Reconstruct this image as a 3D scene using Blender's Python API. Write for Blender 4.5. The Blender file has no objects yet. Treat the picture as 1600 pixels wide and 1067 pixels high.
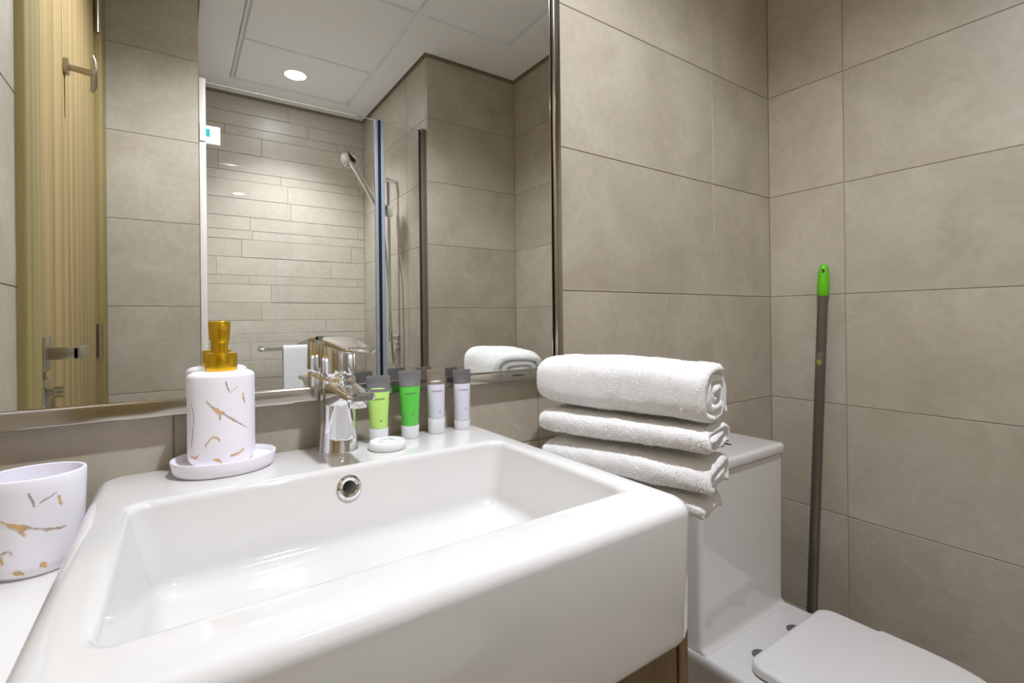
import bpy, bmesh, math, random
from mathutils import Vector, Matrix, noise

random.seed(7)
PI = math.pi
scene = bpy.context.scene
C = scene.collection

# ------------------------------------------------------------------ camera
CAM = Vector((0.0, -0.7783, 1.1423))
yaw, pit, rol = 0.60084, 0.001758, -0.0110
fw = Vector((math.sin(yaw) * math.cos(pit), math.cos(yaw) * math.cos(pit), math.sin(pit)))
rt = Vector((math.cos(yaw), -math.sin(yaw), 0))
up = rt.cross(fw)
r2 = rt * math.cos(rol) + up * math.sin(rol)
u2 = -rt * math.sin(rol) + up * math.cos(rol)
cd = bpy.data.cameras.new('camera')
cd.sensor_width = 36.0
cd.lens = 762.86 / 1600 * 36.0
cd.shift_x = 0.0
cd.shift_y = -(533.5 - 496.8) / 1600
cd.clip_start = 0.01
cam = bpy.data.objects.new('camera', cd)
C.objects.link(cam)
m = Matrix((r2, u2, -fw)).transposed().to_4x4()
m.translation = CAM
cam.matrix_world = m
scene.camera = cam

# ------------------------------------------------------------------ light, exposure
LAMP_MAIN = (58.0, 62.0, 146, .55)      # downlight over the washbasin: (lens glow, beam in W, beam angle, softness)
LAMP_SHOWER = (60.0, 78.0, 112, .95)    # downlight in the shower
LAMP_COLOR = (.945, .985, 1.10)
w = bpy.data.worlds.new('world')
scene.world = w
w.use_nodes = True
w.node_tree.nodes['Background'].inputs[0].default_value = (0.9, 0.93, 1.0, 1)
w.node_tree.nodes['Background'].inputs[1].default_value = 0.0
vs = scene.view_settings
vs.view_transform = 'Standard'
vs.look = 'None'
vs.exposure = 0.85
vs.gamma = 1.0
vs.use_curve_mapping = False
cy = scene.cycles
cy.max_bounces = 14
cy.diffuse_bounces = 7
cy.glossy_bounces = 8
cy.transmission_bounces = 8
cy.transparent_max_bounces = 12
cy.caustics_reflective = True
cy.caustics_refractive = True
cy.blur_glossy = 0.5
cy.sample_clamp_indirect = 20.0
cy.use_denoising = True

# ------------------------------------------------------------------ materials
def lin(c):
    return tuple(((v / 255) / 12.92 if v / 255 <= 0.04045 else ((v / 255 + 0.055) / 1.055) ** 2.4) for v in c) + (1.0,)

def new_mat(name):
    mt = bpy.data.materials.new(name)
    mt.use_nodes = True
    nt = mt.node_tree
    return mt, nt, nt.nodes['Principled BSDF']

def N(nt, t, **k):
    n = nt.nodes.new(t)
    for a, v in k.items():
        setattr(n, a, v)
    return n

def simple(name, col, rough=0.5, metal=0.0, bump=0.0, bscale=200.0, vary=0.0, vscale=8.0, **inp):
    mt, nt, b = new_mat(name)
    L = nt.links
    b.inputs['Base Color'].default_value = lin(col)
    b.inputs['Roughness'].default_value = rough
    b.inputs['Metallic'].default_value = metal
    for k, v in inp.items():
        b.inputs[k.replace('_', ' ')].default_value = v
    tc = N(nt, 'ShaderNodeTexCoord')
    if vary > 0:
        no = N(nt, 'ShaderNodeTexNoise')
        no.inputs['Scale'].default_value = vscale
        no.inputs['Detail'].default_value = 6
        L.new(tc.outputs['Object'], no.inputs['Vector'])
        mx = N(nt, 'ShaderNodeMix', data_type='RGBA')
        c = lin(col)
        mx.inputs['A'].default_value = tuple(v * (1 - vary) for v in c[:3]) + (1,)
        mx.inputs['B'].default_value = tuple(min(1, v * (1 + vary)) for v in c[:3]) + (1,)
        L.new(no.outputs['Fac'], mx.inputs['Factor'])
        L.new(mx.outputs['Result'], b.inputs['Base Color'])
    if bump > 0:
        no = N(nt, 'ShaderNodeTexNoise')
        no.inputs['Scale'].default_value = bscale
        no.inputs['Detail'].default_value = 4
        L.new(tc.outputs['Object'], no.inputs['Vector'])
        bp = N(nt, 'ShaderNodeBump')
        bp.inputs['Strength'].default_value = bump
        bp.inputs['Distance'].default_value = 0.002
        L.new(no.outputs['Fac'], bp.inputs['Height'])
        L.new(bp.outputs['Normal'], b.inputs['Normal'])
    return mt

def tile_material(name, ca, cb, vein, rough, bump=0.25):
    """warm grey stone-look porcelain: soft clouds, light veins, its own cut of the pattern for every tile"""
    mt, nt, b = new_mat(name)
    L = nt.links
    tc = N(nt, 'ShaderNodeTexCoord')
    oi = N(nt, 'ShaderNodeObjectInfo')
    mul = N(nt, 'ShaderNodeVectorMath', operation='SCALE')
    comb = N(nt, 'ShaderNodeCombineXYZ')
    L.new(oi.outputs['Random'], comb.inputs[0])
    L.new(oi.outputs['Random'], comb.inputs[1])
    L.new(comb.outputs[0], mul.inputs[0])
    mul.inputs['Scale'].default_value = 37.0
    add = N(nt, 'ShaderNodeVectorMath', operation='ADD')
    L.new(tc.outputs['Object'], add.inputs[0])
    L.new(mul.outputs[0], add.inputs[1])
    n1 = N(nt, 'ShaderNodeTexNoise')
    n1.inputs['Scale'].default_value = 5.0
    n1.inputs['Detail'].default_value = 9
    n1.inputs['Roughness'].default_value = 0.62
    n1.inputs['Distortion'].default_value = 0.6
    L.new(add.outputs[0], n1.inputs['Vector'])
    r1 = N(nt, 'ShaderNodeValToRGB')
    r1.color_ramp.elements[0].position = 0.32
    r1.color_ramp.elements[0].color = lin(ca)
    r1.color_ramp.elements[1].position = 0.7
    r1.color_ramp.elements[1].color = lin(cb)
    L.new(n1.outputs['Fac'], r1.inputs['Fac'])
    # thin veins: distance from the mid level of a distorted noise
    n2 = N(nt, 'ShaderNodeTexNoise')
    n2.inputs['Scale'].default_value = 2.6
    n2.inputs['Detail'].default_value = 5
    n2.inputs['Distortion'].default_value = 1.6
    L.new(add.outputs[0], n2.inputs['Vector'])
    sub = N(nt, 'ShaderNodeMath', operation='SUBTRACT')
    sub.inputs[1].default_value = 0.5
    L.new(n2.outputs['Fac'], sub.inputs[0])
    ab = N(nt, 'ShaderNodeMath', operation='ABSOLUTE')
    L.new(sub.outputs[0], ab.inputs[0])
    mr = N(nt, 'ShaderNodeMapRange')
    mr.inputs['From Min'].default_value = 0.0
    mr.inputs['From Max'].default_value = 0.006
    mr.inputs['To Min'].default_value = 1.0
    mr.inputs['To Max'].default_value = 0.0
    L.new(ab.outputs[0], mr.inputs['Value'])
    n3 = N(nt, 'ShaderNodeTexNoise')
    n3.inputs['Scale'].default_value = 3.3
    L.new(add.outputs[0], n3.inputs['Vector'])
    mr3 = N(nt, 'ShaderNodeMapRange')
    mr3.inputs['From Min'].default_value = 0.5
    mr3.inputs['From Max'].default_value = 0.68
    mr3.inputs['To Max'].default_value = 0.32
    L.new(n3.outputs['Fac'], mr3.inputs['Value'])
    vm = N(nt, 'ShaderNodeMath', operation='MULTIPLY')
    L.new(mr.outputs[0], vm.inputs[0])
    L.new(mr3.outputs[0], vm.inputs[1])
    mx = N(nt, 'ShaderNodeMix', data_type='RGBA')
    L.new(vm.outputs[0], mx.inputs['Factor'])
    L.new(r1.outputs['Color'], mx.inputs['A'])
    mx.inputs['B'].default_value = lin(vein)
    # fine grain
    n4 = N(nt, 'ShaderNodeTexNoise')
    n4.inputs['Scale'].default_value = 60
    n4.inputs['Detail'].default_value = 8
    L.new(add.outputs[0], n4.inputs['Vector'])
    hs = N(nt, 'ShaderNodeHueSaturation')
    mr4 = N(nt, 'ShaderNodeMapRange')
    mr4.inputs['From Min'].default_value = 0.25
    mr4.inputs['From Max'].default_value = 0.75
    mr4.inputs['To Min'].default_value = 0.94
    mr4.inputs['To Max'].default_value = 1.06
    L.new(n4.outputs['Fac'], mr4.inputs['Value'])
    tv = N(nt, 'ShaderNodeMapRange')
    tv.inputs['To Min'].default_value = 0.96
    tv.inputs['To Max'].default_value = 1.04
    L.new(oi.outputs['Random'], tv.inputs['Value'])
    vv = N(nt, 'ShaderNodeMath', operation='MULTIPLY')
    L.new(mr4.outputs[0], vv.inputs[0])
    L.new(tv.outputs[0], vv.inputs[1])
    L.new(vv.outputs[0], hs.inputs['Value'])
    L.new(mx.outputs['Result'], hs.inputs['Color'])
    L.new(hs.outputs['Color'], b.inputs['Base Color'])
    b.inputs['Roughness'].default_value = rough
    b.inputs['Specular IOR Level'].default_value = 0.45
    bp = N(nt, 'ShaderNodeBump')
    bp.inputs['Strength'].default_value = bump
    bp.inputs['Distance'].default_value = 0.003
    hh = N(nt, 'ShaderNodeMath', operation='ADD')
    L.new(n1.outputs['Fac'], hh.inputs[0])
    sc4 = N(nt, 'ShaderNodeMath', operation='MULTIPLY')
    sc4.inputs[1].default_value = 0.25
    L.new(n4.outputs['Fac'], sc4.inputs[0])
    L.new(sc4.outputs[0], hh.inputs[1])
    L.new(hh.outputs[0], bp.inputs['Height'])
    L.new(bp.outputs['Normal'], b.inputs['Normal'])
    return mt

def wood_material(name, ca, cb, rough=0.45, sx=60.0, sz=1.2, spec=0.4):
    mt, nt, b = new_mat(name)
    L = nt.links
    tc = N(nt, 'ShaderNodeTexCoord')
    mp = N(nt, 'ShaderNodeMapping')
    mp.inputs['Scale'].default_value = (sx, sx, sz)
    L.new(tc.outputs['Object'], mp.inputs['Vector'])
    n1 = N(nt, 'ShaderNodeTexNoise')
    n1.inputs['Scale'].default_value = 1.0
    n1.inputs['Detail'].default_value = 6
    n1.inputs['Distortion'].default_value = 0.3
    L.new(mp.outputs[0], n1.inputs['Vector'])
    r = N(nt, 'ShaderNodeValToRGB')
    r.color_ramp.elements[0].position = 0.3
    r.color_ramp.elements[0].color = lin(ca)
    r.color_ramp.elements[1].position = 0.68
    r.color_ramp.elements[1].color = lin(cb)
    L.new(n1.outputs['Fac'], r.inputs['Fac'])
    L.new(r.outputs['Color'], b.inputs['Base Color'])
    b.inputs['Roughness'].default_value = rough
    b.inputs['Specular IOR Level'].default_value = spec
    bp = N(nt, 'ShaderNodeBump')
    bp.inputs['Strength'].default_value = 0.12
    bp.inputs['Distance'].default_value = 0.001
    L.new(n1.outputs['Fac'], bp.inputs['Height'])
    L.new(bp.outputs['Normal'], b.inputs['Normal'])
    return mt

def glass_material(name, tint, refl=1.0):
    """clear pane: see-through with a Fresnel sheen"""
    mt, nt, b = new_mat(name)
    L = nt.links
    nt.nodes.remove(b)
    out = nt.nodes['Material Output']
    tr = N(nt, 'ShaderNodeBsdfTransparent')
    tr.inputs['Color'].default_value = tint
    gl = N(nt, 'ShaderNodeBsdfGlossy')
    gl.inputs['Roughness'].default_value = 0.0
    fr = N(nt, 'ShaderNodeFresnel')
    fr.inputs['IOR'].default_value = 1.48
    mx = N(nt, 'ShaderNodeMixShader')
    L.new(fr.outputs[0], mx.inputs[0])
    L.new(tr.outputs[0], mx.inputs[1])
    L.new(gl.outputs[0], mx.inputs[2])
    L.new(mx.outputs[0], out.inputs['Surface'])
    return mt

def emit_material(name, col, strength):
    mt, nt, b = new_mat(name)
    b.inputs['Base Color'].default_value = (0.9, 0.9, 0.9, 1)
    b.inputs['Emission Color'].default_value = col
    b.inputs['Emission Strength'].default_value = strength
    return mt

M = {}
M['tile'] = tile_material('wall_tile', (167, 157, 139), (186, 177, 161), (206, 199, 186), 0.42)
M['plank'] = tile_material('shower_tile', (182, 172, 157), (194, 185, 171), (206, 199, 188), 0.36)
M['grout'] = simple('grout', (144, 134, 116), 0.9, bump=0.3, bscale=300, vary=0.08, vscale=30)
M['floor'] = tile_material('floor_tile', (200, 192, 180), (214, 207, 196), (224, 218, 209), 0.4)
M['ceiling'] = simple('ceiling_paint', (247, 249, 253), 0.85, bump=0.05, bscale=250, vary=0.01, vscale=20)
M['ceramic'] = simple('white_ceramic', (216, 214, 211), 0.07, vary=0.006, vscale=6, Coat_Weight=0.6, Coat_Roughness=0.03)
M['ceramic_seat'] = simple('white_seat_plastic', (226, 224, 222), 0.22, vary=0.006, vscale=6)
M['counter'] = simple('white_counter_stone', (228, 226, 222), 0.16, vary=0.015, vscale=40)
M['matte_white'] = simple('matte_white_glaze', (244, 241, 247), 0.38, vary=0.008, vscale=15)
M['gold'] = simple('brushed_gold', (232, 186, 48), 0.3, 1.0, vary=0.05, vscale=60)
M['foil'] = simple('gold_foil', (216, 174, 120), 0.4, 0.0, vary=0.3, vscale=120)
M['foil_dark'] = simple('grey_vein', (180, 162, 148), 0.5, vary=0.25, vscale=90)
M['chrome'] = simple('chrome', (236, 236, 238), 0.03, 1.0, vary=0.005, vscale=5)
M['steel'] = simple('polished_steel', (190, 184, 174), 0.16, 1.0, vary=0.03, vscale=14)
M['steel_dark'] = simple('dark_anodised_profile', (118, 110, 94), 0.5, 0.5, vary=0.04, vscale=20)
M['nickel'] = simple('satin_nickel', (176, 168, 150), 0.28, 1.0, vary=0.03, vscale=30)
M['mirror'] = simple('mirror_silver', (241, 243, 240), 0.0, 1.0, vary=0.002, vscale=3)
M['black'] = simple('black_rubber', (18, 18, 16), 0.6, vary=0.1, vscale=30)
M['grey_plastic'] = simple('grey_plastic_cap', (112, 110, 110), 0.35, vary=0.03, vscale=30)
M['brown_plastic'] = simple('brown_grey_cap', (124, 112, 96), 0.4, vary=0.03, vscale=30)
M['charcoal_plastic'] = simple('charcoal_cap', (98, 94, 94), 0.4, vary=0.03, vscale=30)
M['lime'] = simple('lime_gel', (190, 228, 122), 0.25, vary=0.03, vscale=30, Subsurface_Weight=0.2, Subsurface_Radius=(0.01, 0.012, 0.004))
M['green'] = simple('green_gel', (98, 200, 78), 0.25, vary=0.03, vscale=30, Subsurface_Weight=0.2, Subsurface_Radius=(0.005, 0.012, 0.004))
M['lilac'] = simple('pale_lilac_tube', (214, 212, 222), 0.3, vary=0.02, vscale=30, Subsurface_Weight=0.25, Subsurface_Radius=(0.01, 0.01, 0.012))
M['cap_clear'] = simple('frosted_clear_cap', (240, 240, 242), 0.3, vary=0.02, vscale=30, Transmission_Weight=0.2, IOR=1.3)
M['clear_wrap'] = simple('clear_wrapper', (244, 243, 241), 0.14, vary=0.02, vscale=40, Transmission_Weight=0.1, IOR=1.3)
M['print'] = simple('tube_print', (96, 128, 92), 0.5, vary=0.1, vscale=90)
M['print_grey'] = simple('tube_print_grey', (150, 146, 156), 0.5, vary=0.1, vscale=90)
M['wood'] = wood_material('vanity_walnut', (92, 68, 40), (122, 96, 62), 0.4, 50, 2)
M['door_wood'] = wood_material('door_veneer', (140, 120, 80), (178, 156, 112), 0.8, 60, 0.5, 0.08)
M['casing_wood'] = wood_material('door_casing_veneer', (134, 118, 74), (160, 144, 96), 0.6, 60, 0.5, 0.2)
M['glass'] = glass_material('shower_glass', (0.985, 0.992, 0.985, 1))
M['seal'] = simple('grey_blue_seal', (150, 160, 176), 0.3, vary=0.03, vscale=30)
M['profile_white'] = simple('white_jamb_profile', (226, 220, 210), 0.4, vary=0.02, vscale=20)
M['teal'] = simple('teal_cut_glass', (60, 170, 176), 0.1, vary=0.05, vscale=30)
M['hinge_reflection'] = simple('hinge_plate_reflection', (240, 242, 238), 0.2, vary=0.01, vscale=30)  # bright reflection on the chrome hinge, put into the base colour as white
M['pole'] = simple('grey_pole', (112, 108, 98), 0.32, 0.6, vary=0.04, vscale=20)
M['grip_green'] = simple('green_grip', (98, 188, 14), 0.4, vary=0.03, vscale=40)
M['sticker_red'] = simple('pole_sticker', (112, 92, 84), 0.5, vary=0.3, vscale=220)
M['sticker_yellow'] = simple('pole_sticker_yellow', (138, 142, 62), 0.5, vary=0.2, vscale=120)
M['towel_flat'] = simple('white_hand_towel', (240, 240, 244), 0.95, bump=0.5, bscale=600, vary=0.01, vscale=40)

def terry_material():
    mt, nt, b = new_mat('white_terry')
    L = nt.links
    tc = N(nt, 'ShaderNodeTexCoord')
    b.inputs['Base Color'].default_value = lin((238, 236, 233))
    b.inputs['Roughness'].default_value = 1.0
    b.inputs['Sheen Weight'].default_value = 0.25
    b.inputs['Specular IOR Level'].default_value = 0.05
    n1 = N(nt, 'ShaderNodeTexNoise')
    n1.inputs['Scale'].default_value = 420
    n1.inputs['Detail'].default_value = 6
    n1.inputs['Roughness'].default_value = 0.7
    L.new(tc.outputs['Object'], n1.inputs['Vector'])
    mr = N(nt, 'ShaderNodeMapRange')
    mr.inputs['From Min'].default_value = 0.3
    mr.inputs['From Max'].default_value = 0.7
    mr.inputs['To Min'].default_value = 0.86
    mr.inputs['To Max'].default_value = 1.0
    L.new(n1.outputs['Fac'], mr.inputs['Value'])
    hs = N(nt, 'ShaderNodeHueSaturation')
    hs.inputs['Color'].default_value = lin((250, 248, 246))
    L.new(mr.outputs[0], hs.inputs['Value'])
    L.new(hs.outputs[0], b.inputs['Base Color'])
    bp = N(nt, 'ShaderNodeBump')
    bp.inputs['Strength'].default_value = 0.7
    bp.inputs['Distance'].default_value = 0.003
    L.new(n1.outputs['Fac'], bp.inputs['Height'])
    L.new(bp.outputs['Normal'], b.inputs['Normal'])
    return mt
M['terry'] = terry_material()

# ------------------------------------------------------------------ helpers
BASE = {}

def tag(o, label=None, cat=None, group=None, kind=None):
    if label: o['label'] = label
    if cat: o['category'] = cat
    if group: o['group'] = group
    if kind: o['kind'] = kind
    return o

def thing(name, label, cat, loc, group=None):
    o = bpy.data.objects.new(name, None)
    o.empty_display_size = 0.05
    C.objects.link(o)
    o.location = loc
    BASE[o] = Vector(loc)
    return tag(o, label, cat, group)

def link(name, bm, mat, parent=None, smooth=True, label=None, recalc=True, angle=40):
    """world-space bmesh -> ONE mesh object, under its thing if there is one"""
    off = BASE.get(parent, Vector((0, 0, 0))) if parent else None
    if parent is None:
        off = Vector((0, 0, 0))
        if bm.verts:
            xs = [v.co.x for v in bm.verts]; ys = [v.co.y for v in bm.verts]; zs = [v.co.z for v in bm.verts]
            off = Vector(((min(xs) + max(xs)) / 2, (min(ys) + max(ys)) / 2, min(zs)))
    for v in bm.verts:
        v.co -= off
    if recalc:
        bmesh.ops.recalc_face_normals(bm, faces=bm.faces)
    me = bpy.data.meshes.new(name)
    bm.to_mesh(me)
    bm.free()
    me.materials.append(M[mat])
    if smooth:
        me.polygons.foreach_set('use_smooth', [True] * len(me.polygons))
        if angle and hasattr(me, 'set_sharp_from_angle'):
            me.set_sharp_from_angle(angle=math.radians(angle))
    o = bpy.data.objects.new(name, me)
    C.objects.link(o)
    if parent is None:
        o.location = off
    else:
        o.parent = parent
    BASE[o] = off
    if label: o['label'] = label
    return o

def box(bm, x0, x1, y0, y1, z0, z1, bev=0.0, seg=2):
    g = bmesh.ops.create_cube(bm, size=1.0)
    for v in g['verts']:
        v.co = Vector((x0 + (x1 - x0) * (v.co.x + .5), y0 + (y1 - y0) * (v.co.y + .5), z0 + (z1 - z0) * (v.co.z + .5)))
    if bev > 0:
        es = list({e for v in g['verts'] for e in v.link_edges})
        bmesh.ops.bevel(bm, geom=es, offset=bev, segments=seg, profile=0.5, affect='EDGES')

def bx(name, ext, mat, parent=None, bev=0.0, seg=2, **k):
    bm = bmesh.new()
    box(bm, *ext, bev=bev, seg=seg)
    return link(name, bm, mat, parent, **k)

def loft(bm, rings, cap0=True, cap1=True):
    R = [[bm.verts.new(p) for p in r] for r in rings]
    n = len(R[0])
    for a, b in zip(R, R[1:]):
        for i in range(n):
            bm.faces.new((a[i], a[(i + 1) % n], b[(i + 1) % n], b[i]))
    if cap0: bm.faces.new(list(reversed(R[0])))
    if cap1: bm.faces.new(R[-1])
    return R

def rrect(cx, cyy, hx, hy, r, z, n=6):
    """rounded rectangle ring, counter-clockwise, (n+1)*4 points"""
    r = max(min(r, hx * .999, hy * .999), 1e-5)
    pts = []
    for k, (sx, sy) in enumerate(((1, 1), (-1, 1), (-1, -1), (1, -1))):
        for i in range(n + 1):
            a = PI / 2 * (k + i / n)
            pts.append(Vector((cx + sx * (hx - r) + r * math.cos(a), cyy + sy * (hy - r) + r * math.sin(a), z)))
    return pts

def ell(cx, cyy, a, b, z, n=48):
    return [Vector((cx + a * math.cos(2 * PI * i / n), cyy + b * math.sin(2 * PI * i / n), z)) for i in range(n)]

def tube(bm, pts, rad, n=12, caps=True):
    pts = [Vector(p) for p in pts]
    rings = []
    prev = None
    for i, p in enumerate(pts):
        t = (pts[min(i + 1, len(pts) - 1)] - pts[max(i - 1, 0)]).normalized()
        if prev is None:
            a = Vector((0, 0, 1)) if abs(t.z) < .9 else Vector((1, 0, 0))
            u = t.cross(a).normalized()
        else:
            u = (prev - t * prev.dot(t)).normalized()
        prev = u
        v = t.cross(u)
        r = rad[i] if isinstance(rad, (list, tuple)) else rad
        rings.append([p + (u * math.cos(2 * PI * k / n) + v * math.sin(2 * PI * k / n)) * r for k in range(n)])
    loft(bm, rings, caps, caps)

def smooth_path(pts, k=8):
    """Catmull-Rom through the points"""
    P = [Vector(p) for p in pts]
    P = [P[0] * 2 - P[1]] + P + [P[-1] * 2 - P[-2]]
    out = []
    for i in range(1, len(P) - 2):
        for j in range(k):
            t = j / k
            a, b, c, d = P[i - 1:i + 3]
            out.append(0.5 * ((2 * b) + (c - a) * t + (2 * a - 5 * b + 4 * c - d) * t * t + (3 * b - a - 3 * c + d) * t ** 3))
    out.append(P[-2])
    return out

def bore(o, bm):
    """cut the shape in bm (world space) out of o for good"""
    for v in bm.verts:
        v.co -= BASE[o]
    bmesh.ops.recalc_face_normals(bm, faces=bm.faces)
    me = bpy.data.meshes.new('cutter')
    bm.to_mesh(me); bm.free()
    c = bpy.data.objects.new('cutter', me)
    C.objects.link(c)
    c.parent = o.parent
    md = o.modifiers.new('bore', 'BOOLEAN')
    md.operation = 'DIFFERENCE'
    md.solver = 'EXACT'
    md.object = c
    dg = bpy.context.evaluated_depsgraph_get()
    new = bpy.data.meshes.new_from_object(o.evaluated_get(dg))
    o.modifiers.remove(md)
    new.polygons.foreach_set('use_smooth', [True] * len(new.polygons))
    new.set_sharp_from_angle(angle=math.radians(40))
    o.data = new
    bpy.data.objects.remove(c)

# ------------------------------------------------------------------ room dimensions
MP = -0.012                 # mirror glass plane
XL, XR = -0.205, 1.484      # left wall, right wall
YF = -(1.349 + 0.024)       # wall opposite the mirror
SX0, SX1 = 0.071, 0.982     # shower alcove
YS = -(2.298 + 0.024)       # shower back wall
ZC = 2.4                    # ceiling
T = 0.012                   # tile thickness
JW = 0.0022                 # joint width

def struct(o):
    o['kind'] = 'structure'
    return o

# floor and ceiling
struct(bx('floor', (XL - .1, XR + .1, YS - .1, .1, -.06, 0.0), 'floor', smooth=False))
ceil = struct(bx('ceiling', (XL - .1, XR + .1, YS - .1, .1, ZC + .022, ZC + .07), 'ceiling', smooth=False))

def ceil_panel(x0, x1, y0, y1, z=ZC, name='ceiling_panel'):
    bx(name, (x0, x1, y0, y1, z, ZC + .0225), 'ceiling', ceil, bev=.002, seg=1)

def yv(v):          # depth seen in the mirror -> depth in the room
    return -v - 0.024
g = .0075
PX = (0.247, 0.822, 1.262)
PYs = (yv(2.095), yv(1.67), yv(1.085), yv(0.42))
# border band round the panels, kept a finger clear of every wall: an open recess runs round the room
E_ = .010
ceil_panel(XL + E_, SX0, YF + E_, -E_)
ceil_panel(SX0 + E_, PX[0] - .016, YS + E_, YF + E_)
ceil_panel(SX0, PX[0] - .016, YF + E_, -E_)
ceil_panel(PX[0] - .016, PX[1] + .016, YS + E_, PYs[0] - .016)
ceil_panel(PX[1] + .016, SX1 - E_, YS + E_, YF + E_)
ceil_panel(PX[1] + .016, XR - E_, YF + E_, PYs[2] - .004)
ceil_panel(PX[2] + .016, XR - E_, PYs[2] - .004, -E_)
ceil_panel(PX[0] - .016, PX[2] + .016, PYs[3] + .016, -E_)
# beads between border and panels
for a in ((PX[0] - .010, PX[0] - .002, PYs[0] - .010, PYs[3]), (PX[0] - .002, PX[1] + .01, PYs[0] - .010, PYs[0] - .002)):
    ceil_panel(*a, z=ZC + .001, name='ceiling_bead')
for x0, x1, y0, y1 in ((PX[0], PX[1], PYs[0], PYs[1]), (PX[0], PX[1], PYs[1], PYs[2]), (PX[0], PX[1], PYs[2], PYs[3]), (PX[1], PX[2], PYs[2], PYs[3])):
    ceil_panel(x0 + g, x1 - g, y0 + g, y1 - g, z=ZC)

# tiled walls: a grout-coloured slab, every tile its own piece proud of it
TILE_MESH = {}
def tile_mesh(wd, ht, mat):
    key = (round(wd, 4), round(ht, 4), mat)
    if key not in TILE_MESH:
        bm = bmesh.new()
        box(bm, -wd / 2, wd / 2, -T / 2, T / 2, -ht / 2, ht / 2)
        fe = [e for e in bm.edges if all(v.co.y < 0 for v in e.verts)]
        bmesh.ops.bevel(bm, geom=fe, offset=.0008, segments=1, affect='EDGES')
        me = bpy.data.meshes.new('tile')
        bm.to_mesh(me); bm.free()
        me.materials.append(M[mat])
        TILE_MESH[key] = me
    return TILE_MESH[key]

def tiles(wall, spans, mat='tile', name='tile'):
    """spans: (centre x, centre y, centre z, width, height, rotation about z); front faces local -y"""
    for cx, cyy, cz, wd, ht, rz in spans:
        o = bpy.data.objects.new(name, tile_mesh(wd - JW, ht - JW, mat))
        C.objects.link(o)
        o.parent = wall
        off = BASE[wall]
        o.location = Vector((cx, cyy, cz)) - off
        o.rotation_euler = (0, 0, rz)

def cuts(lo, hi, joints):
    js = sorted(j for j in joints if lo + .002 < j < hi - .002)
    e = [lo] + js + [hi]
    return list(zip(e, e[1:]))

ZJ = [0.3 * k for k in range(1, 8)]
def grid(axis, plane, lo, hi, joints, facing, zlo=0.0, zhi=ZC - .012, zj=ZJ):
    """axis 'x': wall lies in y=plane, runs along x; axis 'y': in x=plane, runs along y. facing = sign of its normal"""
    out = []
    for a, b in cuts(lo, hi, joints):
        for z0, z1 in cuts(zlo, zhi, zj):
            c, wd = (a + b) / 2, b - a
            if axis == 'x':
                out.append((c, plane - facing * T / 2, (z0 + z1) / 2, wd, z1 - z0, 0 if facing < 0 else PI))
            else:
                out.append((plane - facing * T / 2, c, (z0 + z1) / 2, wd, z1 - z0, -PI / 2 if facing < 0 else PI / 2))
    return out

GB = T - .0012       # the grout lies this far under the tile backs' front
def slab(name, ext):
    return struct(bx(name, ext, 'grout', smooth=False))

wb = slab('wall_back', (XL - .1, XR + .1, .0012, .1, 0, ZC + .03))
tiles(wb, grid('x', 0, XL, XR, [1.195, .595, -.005], -1))
wr = slab('wall_right', (XR + .0012, XR + .1, YF - .1, .0012, 0, ZC + .03))
tiles(wr, grid('y', XR, YF, 0, [-.2013, -.8013], -1))
wl = slab('wall_left', (XL - .1, XL - .0012, -.304, .0012, 0, ZC + .03))
slab('wall_left_behind_door', (XL - .1, XL - .045, YF, -.304, 0, ZC + .03))
tiles(wl, grid('y', XL, -.305, 0, [], 1))
# the wall opposite the mirror, either side of the shower
bm = bmesh.new()
box(bm, XL - .1, SX0 - .0012, YF - .1, YF - .0012, 0, ZC + .03)
wfl = struct(link('wall_front', bm, 'grout', smooth=False))
tiles(wfl, grid('x', YF, XL, SX0, [], 1))
bm = bmesh.new()
box(bm, SX1 + .0012, XR + .1, YF - .1, YF - .0012, 0, ZC + .03)
wfr = struct(link('wall_front_nib', bm, 'grout', smooth=False))
tiles(wfr, grid('x', YF, SX1, XR, [], 1))
# shower alcove
wsl = slab('wall_shower_left', (SX0 - .1, SX0 - .0012, YS - .1, YF - .1, 0, ZC + .03))
tiles(wsl, grid('y', SX0, YS, YF - T, [-1.9], 1))
wsr = slab('wall_shower_right', (SX1 + .0012, SX1 + .1, YS - .1, YF - .1, 0, ZC + .03))
tiles(wsr, grid('y', SX1, YS, YF - T, [-1.62], -1))
wsb = slab('wall_shower_back', (SX0 - .1, SX1 + .1, YS - .1, YS - .0012, 0, ZC + .03))
rnd = random.Random(11)
z = 0.0
hs = [.10, .10, .05, .10, .10, .05, .075]
k = 0
sp = []
ZT = ZC - .012
while z < ZT - .02:
    h = min(hs[k % len(hs)], ZT - z)
    if ZT - z - h < .03: h = ZT - z
    x = SX0 - rnd.uniform(.05, .5)
    while x < SX1:
        L_ = rnd.choice((.45, .6, .6, .75))
        a, b = max(x, SX0), min(x + L_, SX1)
        if b - a > .02:
            sp.append(((a + b) / 2, YS + .0 - T / 2 + rnd.choice((0, .0008, .0016)), z + h / 2, round(b - a, 3), h, PI))
        x += L_
    z += h
    k += 1
tiles(wsb, sp, 'plank', 'plank_tile')

# unseen white shower tray, added to bounce light up to the ceiling
tray = struct(bx('floor_bounce_tray', (SX0 + .001, SX1 - .001, YS + .001, YF - .002, 0.0, .035), 'ceramic', bev=.004))

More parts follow.
